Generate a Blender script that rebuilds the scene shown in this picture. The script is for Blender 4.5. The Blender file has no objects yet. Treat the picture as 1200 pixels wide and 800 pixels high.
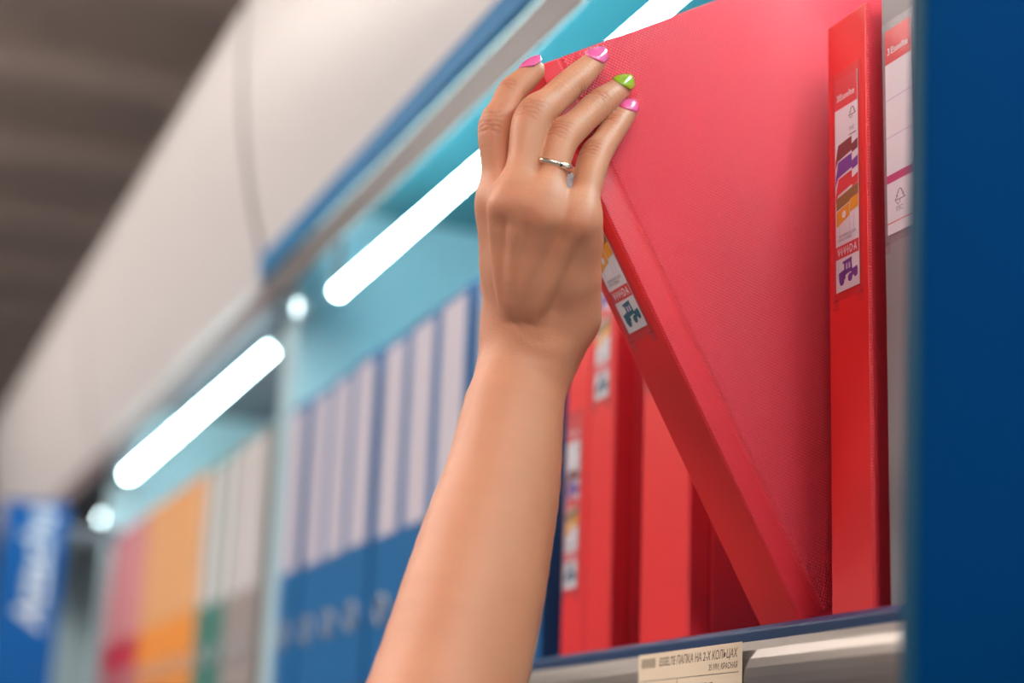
import bpy, bmesh, math, random
import numpy as np
from mathutils import Matrix, Vector
random.seed(7)
sc = bpy.context.scene
COL = sc.collection

# ---------------------------------------------------------------- camera, world, lights, exposure
# world axes: X into the shelf, Y along the aisle away from the camera, Z up; shelf top at Z = 0
FLOOR = -1.60
FPX = 2080.0
CAM = np.array([-0.46850434, -0.72401237, -0.09098473])
M = np.array([[0.9287744973036397, -0.36870461426508017, 0.037879289565803206],
              [-0.12651767289191768, -0.21931193192445875, 0.9674169499040086],
              [-0.34838371317325556, -0.9033045908967806, -0.25033897910715924]])   # world -> camera
cam_data = bpy.data.cameras.new('camera')
cam = bpy.data.objects.new('camera', cam_data)
COL.objects.link(cam)
cam.matrix_world = Matrix.Translation(Vector(CAM)) @ Matrix(M.T.tolist()).to_4x4()
cam_data.sensor_width = 36.0
cam_data.lens = FPX / 1200.0 * 36.0
cam_data.clip_start = 0.05
cam_data.dof.use_dof = True
cam_data.dof.focus_distance = 0.895
cam_data.dof.aperture_fstop = 3.1
cam_data.dof.aperture_blades = 9
sc.camera = cam

world = bpy.data.worlds.new('store_ambient')
sc.world = world
world.use_nodes = True
bg = world.node_tree.nodes['Background']
bg.inputs[0].default_value = (0.88, 0.93, 1.0, 1)
bg.inputs[1].default_value = 0.40
_nt = world.node_tree
_tc = _nt.nodes.new('ShaderNodeTexCoord'); _sp = _nt.nodes.new('ShaderNodeSeparateXYZ'); _mr = _nt.nodes.new('ShaderNodeMapRange')
_mx = _nt.nodes.new('ShaderNodeMix'); _mx.data_type = 'RGBA'
_mx.inputs['A'].default_value = (0.22, 0.20, 0.20, 1); _mx.inputs['B'].default_value = (0.88, 0.94, 1.06, 1)
_mr.inputs['From Min'].default_value = -0.5; _mr.inputs['From Max'].default_value = 0.15
_nt.links.new(_tc.outputs['Generated'], _sp.inputs[0]); _nt.links.new(_sp.outputs['Z'], _mr.inputs['Value'])
_nt.links.new(_mr.outputs['Result'], _mx.inputs['Factor']); _nt.links.new(_mx.outputs['Result'], bg.inputs[0])
TUBE_POWER = 55.0
TUBE_COLOR = (0.62, 0.97, 1.0)
CEIL_POWER = 36.0
CEIL_COLOR = (1.0, 0.90, 0.82)
sc.view_settings.view_transform = 'Standard'
sc.view_settings.look = 'None'
sc.view_settings.gamma = 1.0
sc.view_settings.exposure = 0.0
sc.view_settings.use_curve_mapping = False


# ---------------------------------------------------------------- helpers
def ray(px, py):
    return M.T @ (np.array([px - 600.0, 400.0 - py, -FPX]) / FPX)


def at(px, py, d):
    return CAM + d * ray(px, py)


def at_y(px, py, Y):
    r = ray(px, py)
    return CAM + (Y - CAM[1]) / r[1] * r


def mat(name, color, rough=0.5, metallic=0.0, coat=0.0, emit=None, power=0.0, spec=0.5):
    m = bpy.data.materials.new(name)
    m.use_nodes = True
    b = m.node_tree.nodes['Principled BSDF']
    b.inputs['Base Color'].default_value = (*color, 1)
    b.inputs['Roughness'].default_value = rough
    b.inputs['Metallic'].default_value = metallic
    b.inputs['Coat Weight'].default_value = coat
    b.inputs['Specular IOR Level'].default_value = spec
    if emit:
        b.inputs['Emission Color'].default_value = (*emit, 1)
        b.inputs['Emission Strength'].default_value = power
    return m


def bsdf(m):
    return m.node_tree.nodes['Principled BSDF']


def noise_bump(m, scale, strength, dist=0.001, detail=4.0, rough_var=None):
    nt = m.node_tree
    tc = nt.nodes.new('ShaderNodeTexCoord')
    n = nt.nodes.new('ShaderNodeTexNoise')
    n.inputs['Scale'].default_value = scale
    n.inputs['Detail'].default_value = detail
    nt.links.new(tc.outputs['Object'], n.inputs['Vector'])
    b = nt.nodes.new('ShaderNodeBump')
    b.inputs['Strength'].default_value = strength
    b.inputs['Distance'].default_value = dist
    nt.links.new(n.outputs['Fac'], b.inputs['Height'])
    nt.links.new(b.outputs['Normal'], bsdf(m).inputs['Normal'])
    if rough_var:
        mr = nt.nodes.new('ShaderNodeMapRange')
        mr.inputs['To Min'].default_value = rough_var[0]
        mr.inputs['To Max'].default_value = rough_var[1]
        nt.links.new(n.outputs['Fac'], mr.inputs['Value'])
        nt.links.new(mr.outputs['Result'], bsdf(m).inputs['Roughness'])
    return m


def emboss(m, period, strength, dist=0.0003, lines=False):
    """A pressed grid of small dots on the XZ plane of the object (or fine slanted lines)."""
    nt = m.node_tree
    tc = nt.nodes.new('ShaderNodeTexCoord')
    sp = nt.nodes.new('ShaderNodeSeparateXYZ')
    nt.links.new(tc.outputs['Object'], sp.inputs[0])

    def sine(src, k):
        mu = nt.nodes.new('ShaderNodeMath'); mu.operation = 'MULTIPLY'; mu.inputs[1].default_value = k
        nt.links.new(src, mu.inputs[0])
        s = nt.nodes.new('ShaderNodeMath'); s.operation = 'SINE'
        nt.links.new(mu.outputs[0], s.inputs[0])
        return s.outputs[0]
    k = 2 * math.pi / period
    if lines:
        ad = nt.nodes.new('ShaderNodeMath'); ad.operation = 'ADD'
        nt.links.new(sp.outputs['X'], ad.inputs[0]); nt.links.new(sp.outputs['Z'], ad.inputs[1])
        h = sine(ad.outputs[0], k)
    else:
        # two crossing diagonals make a woven grid of dots
        pr = nt.nodes.new('ShaderNodeMath'); pr.operation = 'MULTIPLY'
        nt.links.new(sine(sp.outputs['X'], k), pr.inputs[0]); nt.links.new(sine(sp.outputs['Z'], k), pr.inputs[1])
        h = pr.outputs[0]
    b = nt.nodes.new('ShaderNodeBump')
    b.inputs['Strength'].default_value = strength
    b.inputs['Distance'].default_value = dist
    nt.links.new(h, b.inputs['Height'])
    nt.links.new(b.outputs['Normal'], bsdf(m).inputs['Normal'])
    return m


class MB:
    """Collects shapes into one mesh with several materials."""
    def __init__(self):
        self.v, self.f, self.mi, self.mats = [], [], [], []

    def slot(self, m):
        if m not in self.mats:
            self.mats.append(m)
        return self.mats.index(m)

    def add(self, verts, faces, m):
        k = len(self.v); s = self.slot(m)
        self.v += [tuple(p) for p in verts]
        for f in faces:
            self.f.append(tuple(i + k for i in f)); self.mi.append(s)
        return self

    def box(self, x0, x1, y0, y1, z0, z1, m):
        x0, x1 = sorted((x0, x1)); y0, y1 = sorted((y0, y1)); z0, z1 = sorted((z0, z1))
        v = [(x0, y0, z0), (x1, y0, z0), (x1, y1, z0), (x0, y1, z0), (x0, y0, z1), (x1, y0, z1), (x1, y1, z1), (x0, y1, z1)]
        return self.add(v, [(0, 3, 2, 1), (4, 5, 6, 7), (0, 1, 5, 4), (1, 2, 6, 5), (2, 3, 7, 6), (3, 0, 4, 7)], m)

    def prism(self, poly, axis, a, b, m):
        """poly: list of 2D points in the two other axes (cyclic order), extruded along axis from a to b."""
        n = len(poly)

        def P(p, t):
            if axis == 'y': return (p[0], t, p[1])
            if axis == 'z': return (p[0], p[1], t)
            return (t, p[0], p[1])
        v = [P(p, a) for p in poly] + [P(p, b) for p in poly]
        f = [tuple(range(n))[::-1], tuple(range(n, 2 * n))]
        f += [(i, (i + 1) % n, n + (i + 1) % n, n + i) for i in range(n)]
        return self.add(v, f, m)

    def tube(self, pts, r, m, seg=16, cap=True):
        pts = [np.array(p, float) for p in pts]
        rs = r if isinstance(r, (list, tuple)) else [r] * len(pts)
        v, f = [], []
        t0 = pts[1] - pts[0]; t0 /= np.linalg.norm(t0)
        ref = np.array([0, 0, 1.0]) if abs(t0[2]) < .9 else np.array([1.0, 0, 0])
        for i, p in enumerate(pts):
            t = pts[min(i + 1, len(pts) - 1)] - pts[max(i - 1, 0)]; t /= np.linalg.norm(t)
            a = ref - t * ref.dot(t); a /= np.linalg.norm(a); b = np.cross(t, a)
            for k in range(seg):
                q = 2 * math.pi * k / seg
                v.append(p + rs[i] * (math.cos(q) * a + math.sin(q) * b))
        for i in range(len(pts) - 1):
            for k in range(seg):
                f.append((i * seg + k, i * seg + (k + 1) % seg, (i + 1) * seg + (k + 1) % seg, (i + 1) * seg + k))
        if cap:
            f.append(tuple(range(seg))[::-1]); f.append(tuple(range((len(pts) - 1) * seg, len(pts) * seg)))
        return self.add(v, f, m)

    def ring(self, c, nrm, R, r, m, seg=32, sub=10, arc=2 * math.pi):
        c = np.array(c, float); n = np.array(nrm, float); n /= np.linalg.norm(n)
        a = np.cross(n, [0, 0, 1.0] if abs(n[2]) < .9 else [1.0, 0, 0]); a /= np.linalg.norm(a); b = np.cross(n, a)
        v, f = [], []
        for i in range(seg):
            q = arc * i / seg; d = math.cos(q) * a + math.sin(q) * b
            for k in range(sub):
                w = 2 * math.pi * k / sub
                v.append(c + (R + r * math.cos(w)) * d + r * math.sin(w) * n)
        for i in range(seg):
            for k in range(sub):
                j = (i + 1) % seg
                f.append((i * sub + k, i * sub + (k + 1) % sub, j * sub + (k + 1) % sub, j * sub + k))
        return self.add(v, f, m)

    def build(self, name, parent=None, bevel=0.0, smooth=False, segs=2):
        me = bpy.data.meshes.new(name)
        me.from_pydata([tuple(map(float, p)) for p in self.v], [], self.f)
        for m in self.mats:
            me.materials.append(m)
        me.polygons.foreach_set('material_index', self.mi)
        bm = bmesh.new(); bm.from_mesh(me)
        bmesh.ops.recalc_face_normals(bm, faces=bm.faces)
        bm.to_mesh(me); bm.free()
        if smooth:
            me.polygons.foreach_set('use_smooth', [True] * len(me.polygons))
        me.update()
        o = bpy.data.objects.new(name, me)
        COL.objects.link(o)
        if parent is not None:
            o.parent = parent
        if bevel:
            md = o.modifiers.new('soft edges', 'BEVEL'); md.width = bevel; md.segments = segs; md.limit_method = 'ANGLE'
        return o


def tag(o, label=None, cat=None, group=None, kind=None):
    if label: o['label'] = label
    if cat: o['category'] = cat
    if group: o['group'] = group
    if kind: o['kind'] = kind
    return o


def thing(name, label, cat, loc=(0, 0, 0), group=None):
    o = bpy.data.objects.new(name, None)
    o.empty_display_size = 0.05
    COL.objects.link(o)
    o.location = loc
    return tag(o, label, cat, group)


_TEXT = {}


def text_shape(s, bold=0.0, shear=0.0):
    """Triangulated outline of a line of writing: verts in (across, up), height 1 for capitals, and its width."""
    key = (s, bold, shear)
    if key not in _TEXT:
        cu = bpy.data.curves.new('writing', 'FONT')
        cu.body = s; cu.shear = shear; cu.offset = bold; cu.resolution_u = 3
        ob = bpy.data.objects.new('writing', cu)
        me = ob.to_mesh()
        vs = np.array([v.co[:2] for v in me.vertices]); fs = [tuple(p.vertices) for p in me.polygons]
        ob.to_mesh_clear(); bpy.data.objects.remove(ob); bpy.data.curves.remove(cu)
        lo, hi = vs.min(0), vs.max(0)
        vs = vs - [lo[0], 0]; cap = 0.70
        _TEXT[key] = (vs / cap, fs, (hi[0] - lo[0]) / cap)
    return _TEXT[key]


# ---------------------------------------------------------------- materials
RED = (0.78, 0.016, 0.022)
m_cover = emboss(mat('red_embossed_plastic', (0.86, 0.036, 0.065), 0.40), 0.0022, 0.8, 0.00035)
m_hinge = emboss(mat('red_ribbed_hinge_plastic', (0.82, 0.03, 0.05), 0.45), 0.0016, 0.45, 0.00025, lines=True)
m_spine = noise_bump(mat('red_spine_plastic', (0.82, 0.018, 0.018), 0.42), 900, 0.10, 0.0002)
m_inside = mat('red_inner_plastic', (0.6, 0.014, 0.02), 0.5)
GREY = (0.24, 0.23, 0.24)
m_gcover = emboss(mat('grey_embossed_plastic', GREY, 0.4), 0.0016, 0.4, 0.0002, lines=True)
m_gspine = noise_bump(mat('grey_spine_plastic', GREY, 0.42), 900, 0.10, 0.0002)
m_steel = mat('nickel_steel', (0.75, 0.75, 0.76), 0.22, 1.0)
m_dull = mat('dull_nickel', (0.40, 0.42, 0.45), 0.45, 0.6)
m_paper = mat('white_label_card', (0.86, 0.84, 0.87), 0.45)
m_lred = mat('printed_red', (0.80, 0.05, 0.055), 0.45)
m_brown = mat('printed_brown', (0.20, 0.035, 0.035), 0.45)
m_purple = mat('printed_purple', (0.16, 0.05, 0.36), 0.45)
m_olive = mat('printed_olive', (0.30, 0.17, 0.04), 0.45)
m_orange = mat('printed_orange', (0.93, 0.40, 0.02), 0.45)
m_teal = mat('printed_teal', (0.015, 0.13, 0.20), 0.45)
m_ink = mat('printed_grey_ink', (0.16, 0.12, 0.16), 0.5)
m_lilac = mat('printed_lilac', (0.66, 0.55, 0.78), 0.45)
m_magenta = mat('printed_magenta', (0.55, 0.03, 0.16), 0.45)


def clear_plastic():
    m = bpy.data.materials.new('clear_pocket_plastic')
    m.use_nodes = True
    nt = m.node_tree
    nt.nodes.clear()
    out = nt.nodes.new('ShaderNodeOutputMaterial')
    tr = nt.nodes.new('ShaderNodeBsdfTransparent'); tr.inputs[0].default_value = (0.96, 0.96, 0.97, 1)
    gl = nt.nodes.new('ShaderNodeBsdfGlossy'); gl.inputs['Roughness'].default_value = 0.34
    lw = nt.nodes.new('ShaderNodeLayerWeight'); lw.inputs['Blend'].default_value = 0.3
    fr = nt.nodes.new('ShaderNodeMath'); fr.operation = 'MULTIPLY'; fr.inputs[1].default_value = 0.13
    nt.links.new(lw.outputs['Facing'], fr.inputs[0])
    mx = nt.nodes.new('ShaderNodeMixShader')
    nt.links.new(fr.outputs[0], mx.inputs[0]); nt.links.new(tr.outputs[0], mx.inputs[1]); nt.links.new(gl.outputs[0], mx.inputs[2])
    nt.links.new(mx.outputs[0], out.inputs[0])
    return m


m_clear = clear_plastic()
m_white = mat('white_painted_panel', (0.78, 0.74, 0.73), 0.38)
m_blue = mat('blue_painted_trim', (0.0, 0.17, 0.40), 0.55, spec=0.2)
m_navy = mat('dark_blue_painted_steel', (0.008, 0.035, 0.11), 0.35)
m_tealpanel = mat('pale_blue_painted_panel', (0.008, 0.22, 0.30), 0.3)
m_tealdark = mat('teal_painted_canopy', (0.05, 0.21, 0.25), 0.35)
m_greypanel = mat('grey_painted_panel', (0.26, 0.21, 0.22), 0.4)
m_darkgrey = mat('dark_grey_painted_steel', (0.10, 0.10, 0.12), 0.5)
m_upright = mat('light_blue_painted_upright', (0.50, 0.70, 0.76), 0.35)
m_lip = mat('brushed_beige_metal', (0.115, 0.095, 0.095), 0.45, 0.1)
m_rail = noise_bump(mat('silver_rail_plastic', (0.23, 0.195, 0.175), 0.3, 0.45), 60, 0.05, 0.001)
m_tag = mat('cream_price_card', (0.83, 0.68, 0.50), 0.5)
m_tagink = mat('price_card_print', (0.20, 0.15, 0.10), 0.5)
m_tube = mat('lit_tube_glass', (0.9, 0.95, 0.95), 0.3, emit=TUBE_COLOR, power=TUBE_POWER)
m_fitting = mat('white_lamp_fitting', (0.8, 0.8, 0.8), 0.35)
m_ceil_lamp = mat('lit_ceiling_diffuser', (0.9, 0.9, 0.9), 0.4, emit=CEIL_COLOR, power=CEIL_POWER)
m_floor = noise_bump(mat('pale_vinyl_floor', (0.22, 0.20, 0.19), 0.4), 30, 0.05)
m_ceiling = mat('brown_grey_ceiling_sheet', (0.90, 0.77, 0.68), 0.6)
m_wall = mat('brown_grey_wall_paint', (0.30, 0.25, 0.24), 0.7)
m_signblue = mat('blue_sign_face', (0.0, 0.10, 0.36), 0.5, spec=0.2)
m_signwhite = mat('white_sign_letters', (0.75, 0.80, 0.85), 0.4)
m_panelblue = mat('blue_end_panel', (0.0, 0.030, 0.115), 0.7, spec=0.02)
m_litedge = mat('lit_panel_edge', (0.0, 0.05, 0.10), 0.6, spec=0.15)  # light on the panel's front edge, painted as a lighter teal

# ---------------------------------------------------------------- setting
o = MB().box(-3.6, 1.2, -4, 10, FLOOR - 0.1, FLOOR, m_floor).build('floor'); tag(o, kind='structure')
b = MB()
CZ = 1.62
b.box(-3.6, 1.2, -4, 10, CZ + 0.06, CZ + 0.12, m_ceiling)
y = -3.9
while y < 9.9:                                    # pressed ribs that run across the aisle
    b.prism([(y, CZ + 0.061), (y + 0.06, CZ), (y + 0.24, CZ), (y + 0.30, CZ + 0.061)], 'x', -3.6, 1.2, m_ceiling)
    y += 0.62
o = b.build('ceiling'); tag(o, kind='structure')
o = MB().box(-3.6, 1.2, 9.9, 10.0, FLOOR, CZ + 0.06, m_wall).build('wall_far'); tag(o, kind='structure')
o = MB().box(1.1, 1.2, -4, 9.9, FLOOR, CZ + 0.06, m_wall).build('wall_right'); tag(o, kind='structure')

# ceiling lights over the aisle
for (lx, ly, lab) in ((-0.95, -2.2, 'long ceiling light over the aisle, behind the viewpoint'),
                      (-0.45, -2.6, 'added unseen ceiling light behind the viewpoint, brightening the tilted cover'),  # extra unseen lamp, added to brighten the tilted binder cover
                      (-1.5, 2.9, 'long ceiling light over the far end of the aisle'),
                      (-1.9, 1.1, 'long ceiling light over the aisle, beside the far files'),
                      (-2.7, 0.3, 'long ceiling light on the far side of the aisle')):
    t = thing('ceiling_light', lab, 'ceiling light', (lx, ly, CZ - 0.07), 'ceiling lights over the aisle')
    MB().box(-0.17, 0.17, -0.62, 0.62, 0.02, 0.071, m_fitting).build('housing', t, 0.004)
    MB().box(-0.15, 0.15, -0.60, 0.60, 0.0, 0.0195, m_ceil_lamp).build('diffuser', t, 0.003)

# ---------------------------------------------------------------- shelving bays
ZH0, ZH1 = 0.482, 0.822


def shelving_bay(y0, L, label, near, panel):
    t = thing('shelving_bay', label, 'shelf', (0, y0, FLOOR), 'shelving bays along the aisle')
    h = -FLOOR
    # shelf board with a turned-down front lip
    MB().prism([(-0.020, h), (-0.024, h - 0.003), (-0.024, h - 0.034), (-0.020, h - 0.034), (-0.018, h - 0.028), (0.325, h - 0.028), (0.325, h)],
               'y', 0.064 if near else 0.002, L - 0.062, m_navy if near else m_greypanel).build('shelf_board', t, 0.001)
    # convex price rail on the lip
    prof = [(-0.0245, h - 0.0085)]
    for i in range(9):
        a = i / 8.0
        prof.append((-0.0265 - 0.009 * math.sin(math.pi * (0.12 + 0.76 * a)), h - 0.0095 - 0.0365 * a))
    prof.append((-0.0245, h - 0.046))
    MB().prism(prof, 'y', 0.004, L - 0.004, m_rail).build('price_rail', t, smooth=False)
    MB().box(0.330, 0.345, 0.001, L - 0.001, 0.0002, h + ZH1 - 0.02, panel).build('back_panel', t, 0.001)
    MB().prism([(-0.017, h + 0.560), (-0.017, h + 0.572), (0.328, h + 0.572), (0.328, h + 0.560)], 'y', 0.064 if near else 0.002, L - 0.062, m_tealdark if near else (m_white if panel is m_white else m_darkgrey)).build('canopy', t, 0.001)
    prof = [(-0.026, h + ZH0)] + [(-0.076 + 0.050 * (1 - k / 9.0) ** 2.0, h + ZH0 + 0.30 * k / 9.0) for k in range(1, 10)] + [(-0.076, h + ZH1),
            (-0.034, h + ZH1 + 0.004), (-0.018, h + ZH1 + 0.004), (-0.018, h + ZH0)]
    MB().prism(prof, 'y', 0.001, L - 0.024, m_white).build('header_panel', t, 0.0015)
    MB().prism([(a + 0.004 if a < -0.02 else a, c) for a, c in prof], 'y', L - 0.0235, L - 0.0005, m_greypanel).build('header_joint', t, 0.001)
    if near:
        tag(MB().box(-0.0265, -0.034, 0.003, L - 0.003, h + ZH0 - 0.002, h + ZH0 + 0.038, m_blue).build('header_trim', t, 0.001), 'blue strip along the lower edge of the white header')
    MB().box(-0.0235, -0.0265, 0.003, L - 0.003, h + 0.444, h + ZH0 - 0.0025, m_lip if near else m_greypanel).build('header_lip', t, 0.001)
    for yy in ((0.003, L - 0.061) if near else (L - 0.061,)):
        MB().box(0.270 if (near and yy < 0.1) or panel is m_white else 0.002, 0.328, yy, yy + 0.060, 0.0002, h + ZH1 - 0.03, m_upright).build('upright', t, 0.002)
    MB().box(-0.02, 0.32, 0.066, L - 0.064, 0.0002, 0.12, m_greypanel).build('base_plinth', t, 0.002)
    return t


BAYS = [(-0.120, 1.350), (1.2305, 1.25), (2.481, 1.60), (-1.3705, 1.25)]
shelving_bay(*BAYS[0], 'near shelving bay with red binders, blue header strip and silver price rail', True, m_tealpanel)
shelving_bay(*BAYS[1], 'grey shelving bay beyond the light blue upright, holding red, orange and green files', False, m_greypanel)
shelving_bay(*BAYS[3], 'shelving bay nearest the viewpoint, past the blue panel', False, m_white)
shelving_bay(*BAYS[2], 'farthest white-headed shelving bay behind the blue blade sign', False, m_greypanel)


# lit tubes below the canopies
def tube_lamp(ya, yb, label):
    t = thing('tube_lamp', label, 'lamp', (0.014, ya, 0.430), 'tube lamps under the canopies')
    L = yb - ya
    MB().tube([(0, 0.022, 0), (0, L - 0.022, 0)], 0.0065, m_tube, 20).build('glass_tube', t, smooth=False)
    for e in (0.0, L - 0.0215):
        MB().tube([(0, e, 0), (0, e + 0.0215, 0)], 0.0078, m_fitting, 20).build('end_cap', t)
        MB().box(-0.004, 0.004, e + 0.004, e + 0.017, 0.0079, 0.1290, m_darkgrey).build('bracket', t, 0.001)
    return t


tube_lamp(-0.108, 1.07, 'lit white tube lamp behind the raised hand, above the red and blue files')
tube_lamp(-1.34, -0.135, 'lit white tube lamp of the bay nearest the viewpoint, past the blue panel')
tube_lamp(1.30, 2.36, 'lit white tube lamp above the far red, orange and green files')


# glowing discs added for bright glints of unknown source near the tubes


def glint(p, label, power):
    m_glint = mat('glowing_glint_face', (0.9, 0.95, 0.95), 0.3, emit=(0.75, 0.98, 1.0), power=power)
    t = thing('glint_disc', label, 'lamp', tuple(p), 'glowing discs added as glints by the uprights')
    MB().tube([(0.0, 0, 0), (0.012, 0, 0)], 0.011, m_fitting, 24).build('housing', t, 0.001)
    MB().tube([(-0.003, 0, 0), (-0.0002, 0, 0)], [0.006, 0.008], m_glint, 24).build('lens', t)
    return t


def at_x(px, py, X):
    r = ray(px, py)
    return CAM + (X - CAM[0]) / r[0] * r


glint(at_x(349, 360, -0.0105), 'small glowing disc added as a bright glint at the top of the light blue upright', 4.5)
glint(at_x(119, 607, -0.0105), 'small glowing disc added as a bright glint left of the far tube lamp, over the pale upright', 16.0)


# ---------------------------------------------------------------- ring binders
def label_faces(mb, x, yl, zt, u, w, h, kind):
    """Draw the printed spine card; yl is its left edge (as read), u = lay-up step."""
    def poly(pts, m, k=1):
        mb.add([(x - u * k, yl - a * w, zt - bb * h) for a, bb in pts], [tuple(range(len(pts)))], m)

    def write(s, a0, bb, size, m, k=3, bold=0.0, shear=0.0, width=None):
        vs, fs, wd = text_shape(s, bold, shear)
        sx = size if width is None else width * w / wd
        mb.add([(x - u * k, yl - a0 * w - p[0] * sx, zt - bb * h + p[1] * size) for p in vs], fs, m)

    def tree(a, bb, s, m):                        # small outlined tree with a tick
        pts = [(0.0, 0), (-.22, .16), (-.12, .16), (-.34, .36), (-.2, .36), (-.46, .58), (0.1, .58), (.46, .58), (.2, .36), (.34, .36), (.12, .16), (.22, .16), (0.0, 0)]
        for (p, q) in zip(pts[:-1], pts[1:]):
            seg(a + p[0] * s, bb + p[1] * s * w / h, a + q[0] * s, bb + q[1] * s * w / h, 0.022, m)
        seg(a - .02 * s, bb + .58 * s * w / h, a - .02 * s, bb + .82 * s * w / h, 0.022, m)
        seg(a - .36 * s, bb + .66 * s * w / h, a - .14 * s, bb + .86 * s * w / h, 0.022, m)

    def seg(a0, b0, a1, b1, t, m):
        d = np.array([(a1 - a0) * w, (b1 - b0) * h]); d /= np.linalg.norm(d); n = np.array([-d[1] / w, d[0] / h]) * t * w / 2
        poly([(a0 - n[0], b0 - n[1]), (a1 - n[0], b1 - n[1]), (a1 + n[0], b1 + n[1]), (a0 + n[0], b0 + n[1])], m, 3)

    mb.box(x, x + 0.0003, yl, yl - w, zt, zt - h, m_paper)
    if kind == 'lined':
        poly([(0, 0), (1, 0), (1, .17), (0, .17)], m_lred)
        write('3', .10, .125, .0036, m_paper, bold=.02); write('Esselte', .24, .125, .0036, m_paper, bold=.015, width=.66)
        for q in (.345, .53):
            poly([(0, q), (1, q), (1, q + .006), (0, q + .006)], m_lilac, 2)
        poly([(0, .715), (1, .715), (1, .755), (0, .755)], m_magenta, 2)
        tree(.5, .80, .42, m_ink); write('FSC', .36, .905, .0026, m_ink)
        poly([(0, .945), (1, .945), (1, .950), (0, .950)], m_lred, 2)
        return
    poly([(0, 0), (1, 0), (1, .145), (0, .145)], m_lred)
    write('3', .10, .105, .0034, m_paper, bold=.02); write('Esselte', .22, .105, .0034, m_paper, bold=.015, width=.66)
    tree(.78, .165, .34, m_ink); write('FSC', .66, .275, .0022, m_ink)
    poly([(.62, .290), (.94, .290), (.94, .295), (.62, .295)], m_ink, 2)
    # a fan of open folders, back to front
    for (b0, m) in ((.315, m_brown), (.395, m_purple), (.475, m_lred)):
        poly([(.14, b0), (.74, b0 - .012), (.74, b0 + .055), (.12, b0 + .075), (.02, b0 + .11), (.02, b0 + .075)], m, 2)
        poly([(.74, b0 + .025), (1.0, b0 + .012), (1.0, b0 + .058), (.74, b0 + .068)], m, 2)
    poly([(.04, .565), (1.0, .535), (1.0, .59), (.04, .622)], m_olive, 2)
    poly([(.04, .628), (.62, .606), (.62, .668), (.04, .70)], m_orange, 3)
    poly([(.64, .595), (1.0, .585), (1.0, .645), (.64, .655)], m_orange, 3)
    cx, cy = .38, .651
    poly([(cx + .085 * math.cos(i * math.pi / 8), cy + .017 * math.sin(i * math.pi / 8)) for i in range(16)], m_paper, 4)
    poly([(.04, .70), (.62, .668), (.62, .74), (.04, .78)], m_paper, 2)
    for q in (.17, .62, .80):
        seg(q, .67, q, .745, .02, m_lilac)
    seg(.17, .745, .62, .745, .02, m_lilac)
    write('THE VIVIDA COLOUR', .12, .755, .0016, m_ink, width=.76); write('OFFICE SERIES', .12, .772, .0016, m_ink, width=.58)
    poly([(0, .79), (1, .79), (1, .85), (0, .85)], m_lred)
    write('V\u00b7I\u00b7V\u00b7I\u00b7D\u00b7A', .08, .838, .0042, m_paper, bold=.02, width=.84)
    tk = {'purple': m_purple, 'teal': m_teal}[kind]
    # the small old truck, seen from the front corner
    poly([(.36, .878), (.68, .872), (.72, .925), (.36, .935)], tk, 2)
    poly([(.30, .868), (.70, .862), (.70, .874), (.30, .880)], tk, 3)
    poly([(.12, .915), (.40, .905), (.42, .950), (.14, .958)], tk, 2)
    poly([(.66, .920), (.92, .910), (.95, .930), (.90, .945), (.66, .950)], tk, 2)
    for (cx, cy, r) in ((.26, .957, .10), (.62, .952, .10), (.86, .944, .085)):
        poly([(cx + r * math.cos(i * math.pi / 8), cy + r * .19 * math.sin(i * math.pi / 8)) for i in range(16)], tk, 3)
    for q in (.44, .56):
        poly([(q, .884), (q + .07, .882), (q + .075, .908), (q, .910)], m_lilac, 4)


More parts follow.
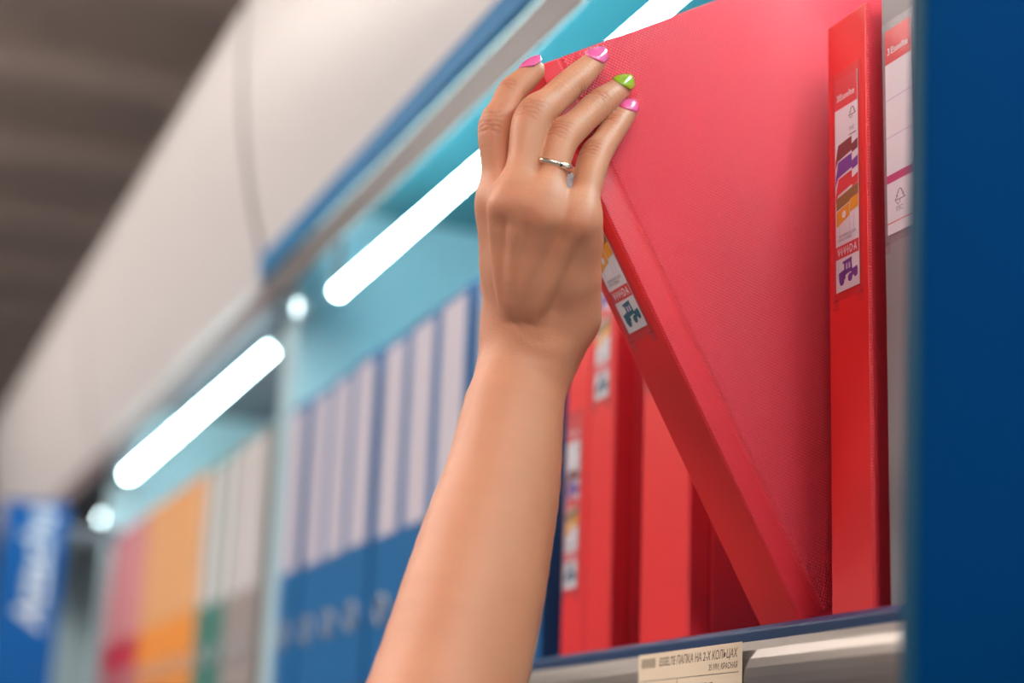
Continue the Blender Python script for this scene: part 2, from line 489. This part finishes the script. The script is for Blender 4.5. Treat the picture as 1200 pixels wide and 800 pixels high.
def ring_binder(label, loc, W=0.040, tilt=0.0, kind='purple', lab_top=0.282, lab_h=0.116, lab_left=None, grey=False, lw=0.0215):
    """spine face at local X=0, near cover at Y=0, standing on Z=0"""
    H, D, T = 0.316, 0.262, 0.0024
    t = thing('ring_binder', label, 'binder', (loc[0], loc[1], loc[2] + 0.0005), 'ring binders on the near shelf')
    t.rotation_euler = (0, -tilt, 0)
    sp, cv, hg = (m_gspine, m_gcover, m_gcover) if grey else (m_spine, m_cover, m_hinge)
    MB().box(0, T, 0.0016, W - 0.0016, 0.0, H, sp).build('spine', t, 0.0005)
    for s in (0, 1):
        def q(v): return v if s == 0 else W - v
        b = MB()
        pr = [(0.0003, 0.0016), (0.0012, 0.0003), (0.0125, 0.0), (0.0135, 0.0007), (0.0148, 0.0007), (0.0158, 0.0), (0.0158, T), (T, T), (T, 0.0016)]
        b.prism([(a, q(c)) for a, c in pr], 'z', 0.0, H, hg)
        cr = 0.010
        z0, z1 = 0.0, H
        out = [(0.0158, z0), (D - cr, z0)] + [(D - cr + cr * math.sin(k * math.pi / 12), z0 + cr - cr * math.cos(k * math.pi / 12)) for k in range(1, 7)]
        out += [(D - cr + cr * math.cos(k * math.pi / 12), z1 - cr + cr * math.sin(k * math.pi / 12)) for k in range(0, 7)] + [(0.0158, z1)]
        b.prism(out, 'y', q(0.0), q(T), cv)
        b.build('cover', t, 0.0005)
    # ring mechanism on the inner spine
    b = MB()
    b.box(0.0026, 0.0046, W / 2 - 0.008, W / 2 + 0.008, 0.05, 0.266, m_steel)
    for zz in (0.118, 0.198):
        b.ring((0.0175, W / 2, zz), (0, 0, 1), 0.0125, 0.0014, m_steel, 28, 8)
    b.build('ring_mechanism', t, smooth=True)
    if kind:
        if lab_left is None:
            lab_left = 0.0305
        mb = MB()
        label_faces(mb, -0.0006, lab_left, lab_top, 0.00004, lw, lab_h, kind)
        # faces keep the reading side outward
        me = mb.build('spine_label', t)
        pk = MB()
        y1, y0, z1, z0 = lab_left + 0.0022, lab_left - lw - 0.0030, lab_top + 0.004, lab_top - lab_h - 0.005
        pk.box(-0.0013, -0.0011, y0, y1, z0, z1, m_clear)
        for (a0, a1, c0, c1) in ((y0, y0 + 0.0014, z0, z1), (y1 - 0.0014, y1, z0, z1), (y0, y0 + 0.004, z0 - 0.004, z0 + 0.001), (y1 - 0.004, y1, z0 - 0.004, z0 + 0.001)):
            pk.box(-0.0014, -0.0002, a0, a1, c0, c1, m_clear)
        pk.build('label_pocket', t)
    return t


TILT = math.radians(29.6)
ring_binder('upright red ring binder at right with purple truck label, beside the grey binder', (0.0, 0.0, 0.0), 0.0395)
ring_binder('pulled-out red ring binder tilted off the shelf under the hand', (0.001, 0.0685, 0.0015), 0.0425, TILT, 'teal', lab_left=0.0325, lab_top=0.287)
ring_binder('grey-white ring binder with a lined white label, beside the blue panel', (0.001, -0.053, 0.0), 0.0425, 0, 'lined', lab_top=0.292, lab_h=0.108, lab_left=0.0375, grey=True, lw=0.0225)
ring_binder('red ring binder directly behind the tilted one, only its lower spine in view', (-0.006, 0.1815, 0.002), 0.0415, 0, 'purple')
ring_binder('red ring binder set slightly deeper, second behind the tilted one', (0.002, 0.2245, 0.0), 0.0385, 0, 'purple')
ring_binder('red ring binder right of the forearm with its label at normal height', (0.0, 0.3015, 0.0), 0.0392, 0, 'teal', lab_top=0.284)
ring_binder('red ring binder close to the forearm with its label slid low on the spine', (0.0, 0.3412, 0.0), 0.0392, 0, 'teal', lab_top=0.163, lab_left=0.0345)

# price card on the rail
b = MB()
y1, y0, zt, zb = 0.1815, 0.0635, -0.0100, -0.0405
xs = -0.0362
b.box(xs, xs + 0.0003, y0, y1, zb, zt, m_tag)


def tag_write(s, left, base, size, width):
    vs, fs, wd = text_shape(s, 0.01, 0.2)
    sx = width / wd
    b.add([(xs - 0.0001, left - p[0] * sx, base + p[1] * size) for p in vs], fs, m_tagink)


tag_write('ESSELTE \u041f\u0410\u041f\u041a\u0410 \u041d\u0410 2-\u0425 \u041a\u041e\u041b\u042c\u0426\u0410\u0425', y1 - 0.026, zt - 0.0072, 0.0044, 0.088)
tag_write('35 \u041c\u041c, \u041a\u0420\u0410\u0421\u041d\u0410\u042f', y1 - 0.083, zt - 0.0125, 0.0030, 0.031)
tag_write('\u041a\u041e\u041c\u041f\u041b\u0415\u041a\u0422', y1 - 0.058, zt - 0.0220, 0.0034, 0.030)
for k in range(14):
    yy = y1 - 0.004 - k * 0.00125
    b.box(xs - 0.0001, xs, yy, yy - 0.0004 - 0.0004 * (k % 3 == 0), zt - 0.0025, zt - 0.0075, m_tagink)
b.box(xs - 0.0001, xs, y0 + 0.003, y1 - 0.003, zt - 0.0148, zt - 0.0144, m_tagink)
b.box(xs - 0.0001, xs, y1 - 0.0475, y1 - 0.0471, zt - 0.0148, zb + 0.002, m_tagink)
tag(b.build('price_card'), 'cream price card on the silver shelf rail', 'price tag')


# ---------------------------------------------------------------- lever arch files
def lever_file(label, y, body, labmat, W=0.080, group=None, H=0.318, lab=(0.135, 0.311), lw=0.057, x=0.0):
    t = thing('lever_arch_file', label, 'file folder', (x, y, 0.0005), group)
    b = MB(); T = 0.003; D = 0.280
    b.box(0, T, 0, W, 0, H, body)
    b.build('spine', t, 0.0008)
    for s in (0, 1):
        yy = 0.0 if s == 0 else W - T
        MB().box(T + 0.0002, D, yy, yy + T, 0, H, body).build('cover', t, 0.0008)
    MB().box(-0.0006, -0.0001, (W - lw) / 2, (W + lw) / 2, lab[0], lab[1], labmat).build('spine_label', t)
    MB().ring((-0.001, W / 2, 0.068), (1, 0, 0), 0.0125, 0.0022, m_dull, 28, 8).build('finger_ring', t, smooth=True)
    return t


m_fblue = mat('blue_file_board', (0.002, 0.13, 0.36), 0.4)
m_fred = mat('crimson_file_board', (0.55, 0.03, 0.07), 0.4)
m_forange = mat('orange_file_board', (0.90, 0.32, 0.02), 0.4)
m_fgreen = mat('green_file_board', (0.06, 0.22, 0.17), 0.4)
m_fgrey = mat('brown_grey_file_board', (0.35, 0.30, 0.28), 0.4)
m_lblue = mat('pale_lilac_file_label', (0.60, 0.55, 0.62), 0.5)
m_lpink = mat('pink_file_label', (0.72, 0.36, 0.38), 0.5)
m_lorange = mat('light_orange_file_label', (0.76, 0.45, 0.22), 0.5)
m_lwhite = mat('white_file_label', (0.72, 0.70, 0.70), 0.5)
ORD = ['first', 'second', 'third', 'fourth', 'fifth', 'sixth', 'seventh', 'eighth', 'ninth']
y = 1.086
for i in range(9):
    lever_file('blue lever arch file with a pale label, %s from the light blue upright' % ORD[i], y, m_fblue, m_lblue, group='blue files on the near shelf',
               x=0.0015 * ((i * 5) % 3))
    y -= 0.0835
y = 1.262
spec = [('brown-grey', m_fgrey, m_lwhite, 2), ('green', m_fgreen, m_lwhite, 2), ('orange', m_forange, m_lorange, 5), ('crimson', m_fred, m_lpink, 4)]
for nm, bm_, lm_, n in spec:
    for k in range(n):
        lever_file('%s lever arch file on the far shelf, %s of its colour beyond the upright' % (nm, ORD[k]), y, bm_, lm_, group='coloured files on the far shelf')
        y += 0.0845

# ---------------------------------------------------------------- blade sign far left and blue panel near right
t = thing('blade_sign', 'blue blade sign with white slanted lettering, far left of the aisle', 'sign', (-0.188, 2.30, -0.75))
zs = 0.75
MB().box(0.0, 0.102, 0.0, 0.02, 0.0, zs + 0.362, m_signblue).build('face', t, 0.002)
b = MB()
vs, fs, wd = text_shape('Attache', 0.02, 0.25)
ls = 0.047; lx = 0.205 / wd
b.add([(0.078 - p[1] * ls, -0.0006, zs + 0.148 + p[0] * lx) for p in vs], fs, m_signwhite)
b.build('lettering', t)
MB().box(0.102, 0.190, 0.006, 0.014, zs + 0.30, zs + 0.33, m_darkgrey).build('bracket', t)
MB().box(0.102, 0.190, 0.006, 0.014, zs + 0.02, zs + 0.05, m_darkgrey).build('bracket', t)

t = thing('end_panel', 'large out-of-focus dark blue panel at the right edge of the photo', 'panel', (-0.0035, -0.20, 0))
MB().prism([(-0.110, FLOOR), (-0.038, FLOOR), (-0.038, 0.36), (-0.0925, 0.36), (-0.110, -0.06)], 'y', 0.0, 0.008, m_panelblue).build('board', t, 0.001)
MB().prism([(-0.1104, FLOOR), (-0.1102, FLOOR), (-0.1102, -0.06), (-0.0927, 0.36), (-0.0945, 0.36), (-0.1120, -0.06), (-0.1120, FLOOR)][1:], 'y', 0.0, 0.008, m_litedge).build('lit_edge_strip', t, 0.0005)


# ---------------------------------------------------------------- the reaching arm (one continuous skin surface grown from a distance field)
VOX = 0.00085


def P(px, py, d):
    return at(px, py, d)


J = {}
J['I'] = [P(584, 240, .887), P(580, 149, .8935), P(599, 108, .9035), P(626, 83, .9105)]
J['M'] = [P(605, 238, .868), at_y(623, 139, .048), at_y(667, 100, .0565), at_y(697, 72, .0622)]
J['R'] = [P(633, 250, .862), at_y(657, 165, .047), at_y(700, 123, .0560), at_y(728, 102.5, .0622)]
J['P'] = [P(678, 262, .864), at_y(696, 186, .049), at_y(719, 151, .0578), at_y(736, 130, .0628)]
RAD = {'I': (.0092, .0079, .0086, .0075, .0073, .0066, .0057),
       'M': (.0096, .0083, .0093, .0080, .0078, .0070, .0059),
       'R': (.0092, .0079, .0089, .0076, .0075, .0067, .0057),
       'P': (.0087, .0074, .0082, .0070, .0067, .0060, .0052)}


def spline(ctrl, step=.004):
    """Catmull-Rom through rows (x, y, z, radius), as short tapering pieces"""
    c = np.array(ctrl, float); c = np.concatenate([[2 * c[0] - c[1]], c, [2 * c[-1] - c[-2]]])
    c[0, 3], c[-1, 3] = c[1, 3], c[-2, 3]
    out = []
    for i in range(1, len(c) - 2):
        n = max(2, int(np.linalg.norm(c[i + 1, :3] - c[i, :3]) / step))
        for q in np.linspace(0, 1, n, endpoint=False):
            out.append(.5 * (2 * c[i] + (c[i + 1] - c[i - 1]) * q + (2 * c[i - 1] - 5 * c[i] + 4 * c[i + 1] - c[i + 2]) * q * q
                             + (3 * c[i] - c[i - 1] - 3 * c[i + 1] + c[i + 2]) * q ** 3))
    out.append(c[-2])
    return [(a[:3], b_[:3], a[3], b_[3]) for a, b_ in zip(out[:-1], out[1:])]


WR = P(618, 418, .893)
EL = P(478, 985, .775)
SH = P(418, 1240, .735)
TH = [P(606, 372, .905), np.array([-0.150, 0.118, 0.172]), np.array([-0.130, 0.1260, 0.200]), np.array([-0.108, 0.1195, 0.228])]

# grid frame: third axis runs from the fingers to the shoulder
ax3 = SH - P(650, 200, .88); ax3 /= np.linalg.norm(ax3)
ax1 = ray(600, 400); ax1 = ax1 / np.linalg.norm(ax1); ax1 -= ax3 * ax1.dot(ax3); ax1 /= np.linalg.norm(ax1)
ax2 = np.cross(ax3, ax1)
FR = np.stack([ax1, ax2, ax3])          # world -> grid


def G(p):
    return FR @ np.asarray(p, float)


def dorsal(px, py, d, up, r):
    """a point lifted off (px, py, d) towards the back of the hand"""
    p = P(px, py, d)
    return p + up * r


view = -ray(640, 250); view /= np.linalg.norm(view)
palm = []
# metacarpals
mc = {'I': P(599, 388, .898), 'M': P(612, 396, .8905), 'R': P(629, 396, .889), 'P': P(648, 388, .890)}
for k, r0, r1 in (('I', .0105, .0098), ('M', .0108, .0102), ('R', .0108, .0098), ('P', .0105, .0092)):
    a, b_ = mc[k], J[k][0]
    mid = (a + b_) / 2
    palm += [(a, mid, r0, (r0 + r1) / 2 - .0012), (mid, b_, (r0 + r1) / 2 - .0012, r1)]
inn = -view
for k, r in (('I', .0105), ('M', .012), ('R', .012), ('P', .0105)):
    palm.append((mc[k] + inn * .010, J[k][0] + inn * .008 + (mc[k] - J[k][0]) * .12, r, r - .001))
palm += [(P(672, 335, .885), P(680, 285, .875), .0102, .0090), (P(671, 372, .891), P(672, 335, .885), .0112, .0102),
         (P(652, 402, .896), P(671, 372, .891), .0115, .0112)]                       # heel of the hand on the little-finger side
# webs between the knuckles
for a, b_, q in (('I', 'M', .07), ('M', 'R', .07), ('R', 'P', .16)):
    palm.append((J[a][0] * (1 - q) + J[a][1] * q + inn * .004, J[b_][0] * (1 - q) + J[b_][1] * q + inn * .004, .0070, .0070))
wrist = [(mc['I'] + inn * .002, P(604, 421, .897), .0135, .0145), (mc['P'] + inn * .002, P(634, 421, .893), .0130, .0150),
         (mc['R'] + inn * .004, P(619, 421, .896), .0150, .0160)]
# forearm: two overlapping rows of tapering bones and muscle
cl = [(618, 420, .8935, .0158, 14), (602, 480, .8815, .0195, 13), (589, 560, .866, .0235, 12), (570.5, 632, .8505, .0272, 11), (550.5, 712, .8335, .0302, 9.5), (527.5, 798, .8165, .0322, 8), (500, 890, .796, .0335, 7), (478, 985, .775, .0350, 5), (450, 1110, .755, .0365, 3), (418, 1240, .735, .038, 2)]
fore = [spline([(*P(q[0] + s * q[4], q[1] + s * q[4] * .25, q[2]), q[3]) for q in cl], .010) for s in (-1, 1)]
thumb = [(TH[0], TH[1], .0125, .0100), (TH[1], TH[2], .0100, .0088), (TH[2], TH[3], .0086, .0066)]
thumb_pad = [(TH[0] + inn * .006, TH[1] + inn * .002, .0130, .0105)]
allp = palm + wrist + fore[0] + fore[1] + thumb + thumb_pad
pts = np.array([G(q) for a, b_, r0, r1 in allp for q in (a, b_)] + [G(q) for k in 'IMRP' for q in J[k]])
lo = pts.min(0) - .045; hi = pts.max(0) + .045
lo[2] = pts[:, 2].min() - .015
N = np.ceil((hi - lo) / VOX).astype(int) + 1


def field():
    return np.full(N, 0.05, np.float32)


def smin(a, b_, k):
    h = np.maximum(k - np.abs(a - b_), 0) / k
    return np.minimum(a, b_) - h * h * k * 0.25


def carve(F, seg, k, op='u'):
    a, b_, r0, r1 = seg
    a = G(a); b_ = G(b_); m = max(r0, r1) + k + .003
    i0 = np.maximum(np.floor((np.minimum(a, b_) - m - lo) / VOX).astype(int), 0)
    i1 = np.minimum(np.ceil((np.maximum(a, b_) + m - lo) / VOX).astype(int) + 1, N)
    sl = tuple(slice(u, v) for u, v in zip(i0, i1))
    X = [(lo[i] + VOX * np.arange(i0[i], i1[i])).astype(np.float32) for i in range(3)]
    px = X[0][:, None, None] - a[0]; py = X[1][None, :, None] - a[1]; pz = X[2][None, None, :] - a[2]
    ba = b_ - a; L2 = max(ba.dot(ba), 1e-12)
    t = np.clip((px * ba[0] + py * ba[1] + pz * ba[2]) / L2, 0, 1).astype(np.float32)
    d = np.sqrt((px - t * ba[0]) ** 2 + (py - t * ba[1]) ** 2 + (pz - t * ba[2]) ** 2) - (r0 + (r1 - r0) * t)
    if op == 'u':
        F[sl] = smin(F[sl], d.astype(np.float32), k)
    else:                                    # soft groove
        F[sl] = -smin(-F[sl], d.astype(np.float32), k)


F = field()
for s_ in fore[0]: carve(F, s_, .0003)
F2 = field()
for s_ in fore[1]: carve(F2, s_, .0003)
F = smin(F, F2, .014)
del F2
for s_ in wrist: carve(F, s_, .012)
for s_ in palm: carve(F, s_, .011)
for s_ in thumb_pad: carve(F, s_, .012)
carve(F, (P(645, 414, .884), P(640, 426, .884), .0075, .007), .010)       # end of the ulna at the wrist
FF = field()
for s_ in thumb: carve(FF, s_, .004)
for k in 'IMRP':
    f1 = field()
    j = J[k]; R_ = RAD[k]
    root = j[0] + (mc[k] - j[0]) * .42 + inn * .0045
    nodes = [j[0], (j[0] + j[1]) / 2, j[1], (j[1] + j[2]) / 2, j[2], (j[2] + j[3]) / 2, j[3]]
    # dorsal fullness over the joint, fleshy pads on the inner side
    for s_ in spline([(*root, R_[0] * .72), (*(j[0] + inn * .0012), R_[0] * .93)] + [(*nodes[a], R_[a]) for a in range(1, 7)], .003): carve(f1, s_, .0003)
    ks = smin(FF, f1, .0012)
    FF = ks
    del f1
F = smin(F, FF, .0065)
del FF


def skin_at(px, py, d0=.80, d1=.95):
    """first point of the skin met along a line of sight"""
    for d in np.arange(d0, d1, .0006):
        g = np.round((G(P(px, py, d)) - lo) / VOX).astype(int)
        if (g >= 0).all() and (g < N).all() and F[tuple(g)] < 0:
            return P(px, py, d)
    return P(px, py, d1)


# tendons standing out softly between knuckles and wrist, and the rounded knuckle heads
for pth, r in ((((581, 252), (585, 285), (590, 320), (597, 362)), .0022), (((607, 258), (606, 290), (604, 325), (605, 365)), .0022),
               (((635, 264), (628, 295), (620, 328), (614, 366)), .0020), (((668, 278), (654, 305), (640, 335), (626, 368)), .0018)):
    sp = [skin_at(*q) - view * (r - .0006 * (1 if n_ < 3 else .3)) for n_, q in enumerate(pth)]
    for s_ in spline([(*q, r) for q in sp], .004): carve(F, s_, .0060)
for q, r in (((588, 241), .0062), ((609, 243), .0062), ((636, 256), .0058), ((676, 266), .0054)):
    c_ = skin_at(*q) - view * (r - .0010)
    carve(F, (c_, c_ + view * .0001, r, r), .006)

# surface nets
neg = F < 0
cnt = np.zeros(np.array(N) - 1, np.int8)
for dx in (0, 1):
    for dy in (0, 1):
        for dz in (0, 1):
            cnt += neg[dx:N[0] - 1 + dx, dy:N[1] - 1 + dy, dz:N[2] - 1 + dz]
act = np.argwhere((cnt > 0) & (cnt < 8))
del cnt
idx = np.full(np.array(N) - 1, -1, np.int32)
idx[act[:, 0], act[:, 1], act[:, 2]] = np.arange(len(act))
corner = np.array([(x, y_, z) for x in (0, 1) for y_ in (0, 1) for z in (0, 1)])
val = np.stack([F[act[:, 0] + c[0], act[:, 1] + c[1], act[:, 2] + c[2]] for c in corner], 1)
acc = np.zeros((len(act), 3)); num = np.zeros(len(act))
for i in range(8):
    for jx in range(i + 1, 8):
        if np.abs(corner[i] - corner[jx]).sum() == 1:
            va, vb = val[:, i], val[:, jx]
            cr = (va < 0) != (vb < 0)
            t = np.where(cr, va / np.where(cr, va - vb, 1), 0)
            acc += np.where(cr[:, None], corner[i] + t[:, None] * (corner[jx] - corner[i]), 0); num += cr
vg = lo + VOX * (act + acc / num[:, None])
quads = []
for a in range(3):
    sA = [slice(1, -1)] * 3; sB = [slice(1, -1)] * 3
    sA[a] = slice(0, N[a] - 1); sB[a] = slice(1, N[a])
    nA, nB = neg[tuple(sA)], neg[tuple(sB)]
    e = np.argwhere(nA != nB)
    off = np.array([1, 1, 1]); off[a] = 0
    e = e + off
    u, v = (a + 1) % 3, (a + 2) % 3
    du = np.zeros(3, int); du[u] = 1; dv = np.zeros(3, int); dv[v] = 1
    q = np.stack([idx[tuple((e - du - dv).T)], idx[tuple((e - dv).T)], idx[tuple(e.T)], idx[tuple((e - du).T)]], 1)
    flip = ~neg[tuple(e.T)]
    q[flip] = q[flip][:, ::-1]
    quads.append(q)
quads = np.concatenate(quads)
quads = quads[(quads >= 0).all(1)]
del idx, neg, F
# light smoothing of the net
ed = np.concatenate([quads[:, [0, 1]], quads[:, [1, 2]], quads[:, [2, 3]], quads[:, [3, 0]]])
for it in range(4):
    s1 = np.zeros_like(vg); n1 = np.zeros(len(vg))
    for c in range(3):
        s1[:, c] = np.bincount(ed[:, 0], vg[ed[:, 1], c], len(vg)) + np.bincount(ed[:, 1], vg[ed[:, 0], c], len(vg))
    n1 = np.bincount(ed[:, 0], minlength=len(vg)) + np.bincount(ed[:, 1], minlength=len(vg))
    lam = .5 if it % 2 == 0 else -.52
    vg = vg + lam * (s1 / n1[:, None] - vg)
vw = vg @ FR                              # grid -> world (FR is orthonormal)

# skin creases over the finger joints, and a flush of colour there
DORS = {}
blush = np.zeros(len(vw))
fn = np.zeros_like(vw)
e1 = vw[quads[:, 2]] - vw[quads[:, 0]]; e2 = vw[quads[:, 3]] - vw[quads[:, 1]]
qn = np.cross(e1, e2)
for c in range(4):
    for ch in range(3):
        fn[:, ch] += np.bincount(quads[:, c], qn[:, ch], len(vw))
fn /= np.linalg.norm(fn, axis=1)[:, None] + 1e-12
cen = vw.mean(0)
for k in 'IMRP':
    j = J[k]
    for ji in (1, 2):
        t = j[ji + 1] - j[ji - 1]; t /= np.linalg.norm(t)
        bend = j[ji] * 2 - j[ji - 1] - j[ji + 1]; bend -= t * bend.dot(t)
        dd = bend / (np.linalg.norm(bend) + 1e-9) * .6 + view * .6
        dd -= t * dd.dot(t); dd /= np.linalg.norm(dd)
        DORS[(k, ji)] = dd
        r = RAD[k][2 if ji == 1 else 4]
        near = np.where(np.linalg.norm(vw - j[ji], axis=1) < 2.0 * r)[0]
        q = vw[near] - j[ji]
        al = q @ t; side = np.cross(t, dd); sd = q @ side; up = fn[near] @ dd
        w = np.clip((up - .25) / .5, 0, 1)
        n = 5 if ji == 1 else 3
        dsp = np.zeros(len(near))
        for c in range(n):
            pos = (c - (n - 1) / 2) * (.0023 if ji == 1 else .0016)
            curve = pos + np.sign(pos) * 18 * sd ** 2 * (1 if pos else 0) + .0004 * np.sin(sd * 900 + c * 2.1)
            dsp -= (.00042 if c != n // 2 else .00060) * np.exp(-((al - curve) / .00055) ** 2)
        dsp *= w * np.clip(1.3 - (np.abs(sd) / r) ** 2, 0, 1)
        vw[near] += fn[near] * dsp[:, None]
        blush[near] = np.maximum(blush[near], .45 * np.exp(-(al / (.8 * r)) ** 2) * w + np.clip(-dsp / .00050, 0, 1) * .75)
    near = np.linalg.norm(vw - j[3], axis=1)
    blush = np.maximum(blush, .25 * np.clip(1 - near / .016, 0, 1))
    near = np.linalg.norm(vw - (j[0] + view * .009), axis=1)
    blush = np.maximum(blush, .9 * np.clip(1 - near / .013, 0, 1))

person = None
me = bpy.data.meshes.new('person')
me.vertices.add(len(vw)); me.vertices.foreach_set('co', (vw - EL).astype(np.float32).ravel())
me.loops.add(len(quads) * 4); me.loops.foreach_set('vertex_index', quads.astype(np.int32).ravel())
me.polygons.add(len(quads)); me.polygons.foreach_set('loop_start', np.arange(0, len(quads) * 4, 4, dtype=np.int32))
me.polygons.foreach_set('use_smooth', np.ones(len(quads), bool))
me.update(calc_edges=True); me.validate()
at_ = me.attributes.new('flush', 'FLOAT', 'POINT'); at_.data.foreach_set('value', blush.astype(np.float32))

m_skin = mat('skin', (0.60, 0.28, 0.14), 0.5)
nt = m_skin.node_tree; bs = bsdf(m_skin)
bs.inputs['Subsurface Weight'].default_value = 0.22
bs.inputs['Subsurface Radius'].default_value = (1.0, 0.32, 0.15)
bs.inputs['Subsurface Scale'].default_value = 0.005
tc = nt.nodes.new('ShaderNodeTexCoord')
n1_ = nt.nodes.new('ShaderNodeTexNoise'); n1_.inputs['Scale'].default_value = 45; n1_.inputs['Detail'].default_value = 6
nt.links.new(tc.outputs['Object'], n1_.inputs['Vector'])
at2 = nt.nodes.new('ShaderNodeAttribute'); at2.attribute_name = 'flush'
mxa = nt.nodes.new('ShaderNodeMix'); mxa.data_type = 'RGBA'
mxa.inputs['A'].default_value = (0.59, 0.240, 0.130, 1); mxa.inputs['B'].default_value = (0.65, 0.285, 0.165, 1)
nt.links.new(n1_.outputs['Fac'], mxa.inputs['Factor'])
mxb = nt.nodes.new('ShaderNodeMix'); mxb.data_type = 'RGBA'
mxb.inputs['B'].default_value = (0.50, 0.165, 0.085, 1)
nt.links.new(at2.outputs['Fac'], mxb.inputs['Factor']); nt.links.new(mxa.outputs['Result'], mxb.inputs['A'])
nt.links.new(mxb.outputs['Result'], bs.inputs['Base Color'])
vor = nt.nodes.new('ShaderNodeTexVoronoi'); vor.inputs['Scale'].default_value = 900
nt.links.new(tc.outputs['Object'], vor.inputs['Vector'])
n2_ = nt.nodes.new('ShaderNodeTexNoise'); n2_.inputs['Scale'].default_value = 380; n2_.inputs['Detail'].default_value = 3
nt.links.new(tc.outputs['Object'], n2_.inputs['Vector'])
adn = nt.nodes.new('ShaderNodeMath'); adn.operation = 'ADD'
nt.links.new(vor.outputs['Distance'], adn.inputs[0]); nt.links.new(n2_.outputs['Fac'], adn.inputs[1])
bp = nt.nodes.new('ShaderNodeBump'); bp.inputs['Strength'].default_value = 0.22; bp.inputs['Distance'].default_value = 0.0004
nt.links.new(adn.outputs[0], bp.inputs['Height']); nt.links.new(bp.outputs['Normal'], bs.inputs['Normal'])
me.materials.append(m_skin)
person = bpy.data.objects.new('person', me); COL.objects.link(person)
person.location = Vector(EL)
tag(person, 'bare raised arm and hand gripping the tilted red binder, with painted nails', 'person')

# painted nails
m_pink = mat('pink_nail_polish', (0.86, 0.12, 0.36), 0.18, coat=1.0)
m_green = mat('green_nail_polish', (0.29, 0.42, 0.005), 0.12, coat=1.0)
ROLL = {'I': (0.35, 1.0), 'M': (1.0, .34), 'R': (1.0, .34), 'P': (1.0, .34)}
for k, m_, lab in (('I', m_pink, None), ('M', m_pink, None), ('R', m_green, 'lime green ring-finger nail'), ('P', m_pink, None)):
    j = J[k]
    t = j[3] - j[2]; t /= np.linalg.norm(t)
    imgup = M.T @ np.array([-.68, .72, 0.0])
    dd = ROLL[k][0] * view + ROLL[k][1] * imgup
    dd -= t * dd.dot(t); dd /= np.linalg.norm(dd)
    side = np.cross(t, dd)
    r = RAD[k][6]; Ln = 0.0138 if k != 'P' else 0.0118
    nu, nv = 17, 19
    vs = []
    for iv in range(nv):
        v = iv / (nv - 1)
        # outline: rounded cuticle, rounded free edge
        wv = (1 - max(0, (.32 - v) / .32) ** 2.6 * .42) * (1 - max(0, (v - .66) / .34) ** 2.4 * .42)
        for iu in range(nu):
            u = (iu / (nu - 1) * 2 - 1)
            ang = u * 1.12 * wv
            rr = (r + .0011 + .0004 * math.sin(math.pi * min(1, v * 1.1))) * (1 - .10 * v)
            lift = -.0009 * (v - .35) ** 2 * 4
            # the free edge and the cuticle curve with the nail
            al = -0.0062 + Ln * v - (.0022 if v > .5 else .0030) * (u * u) * (1 if v > .5 else -1) * abs(v - .5) * 2
            vs.append(j[3] + t * al + dd * (rr * math.cos(ang) - (.0004 if v < .05 else 0) + lift) + side * rr * math.sin(ang) * .95)
    fs = [(a * nu + b2, a * nu + b2 + 1, (a + 1) * nu + b2 + 1, (a + 1) * nu + b2) for a in range(nv - 1) for b2 in range(nu - 1)]
    b = MB(); b.add([q - EL for q in vs], fs, m_)
    o = b.build('fingernail', person, smooth=True)
    md = o.modifiers.new('thickness', 'SOLIDIFY'); md.thickness = 0.0007; md.offset = 0
    if lab: o['label'] = lab
    else: o['label'] = 'glossy pink nail'

# plain band on the ring finger
m_band = mat('pale_rose_gold', (0.86, 0.66, 0.52), 0.14, 1.0)
j = J['R']
t = j[1] - j[0]; t /= np.linalg.norm(t)
c = j[0] + (j[1] - j[0]) * .66
axis_n = t + 0.30 * (M.T @ np.array([1.0, 0.35, 0.0])) * 0
b = MB()
a_ = view - t * view.dot(t); a_ /= np.linalg.norm(a_); s_ = np.cross(t, a_)
nn = t * 1.0 + view * 0.55; nn /= np.linalg.norm(nn)
a_ = view - nn * view.dot(nn); a_ /= np.linalg.norm(a_); s_ = np.cross(nn, a_)
Rr = 0.0103
seg_, sub_ = 56, 12
vs, fs = [], []
for i in range(seg_):
    q = 2 * math.pi * i / seg_
    d = math.cos(q) * a_ + math.sin(q) * s_
    for kk in range(sub_):
        w = 2 * math.pi * kk / sub_
        vs.append(c - EL + d * (Rr + .0009 * math.cos(w)) + nn * .0016 * math.sin(w))
for i in range(seg_):
    for kk in range(sub_):
        jn = (i + 1) % seg_
        fs.append((i * sub_ + kk, i * sub_ + (kk + 1) % sub_, jn * sub_ + (kk + 1) % sub_, jn * sub_ + kk))
b.add(vs, fs, m_band)
o = b.build('finger_ring', person, smooth=True); o['label'] = 'narrow rose gold band'
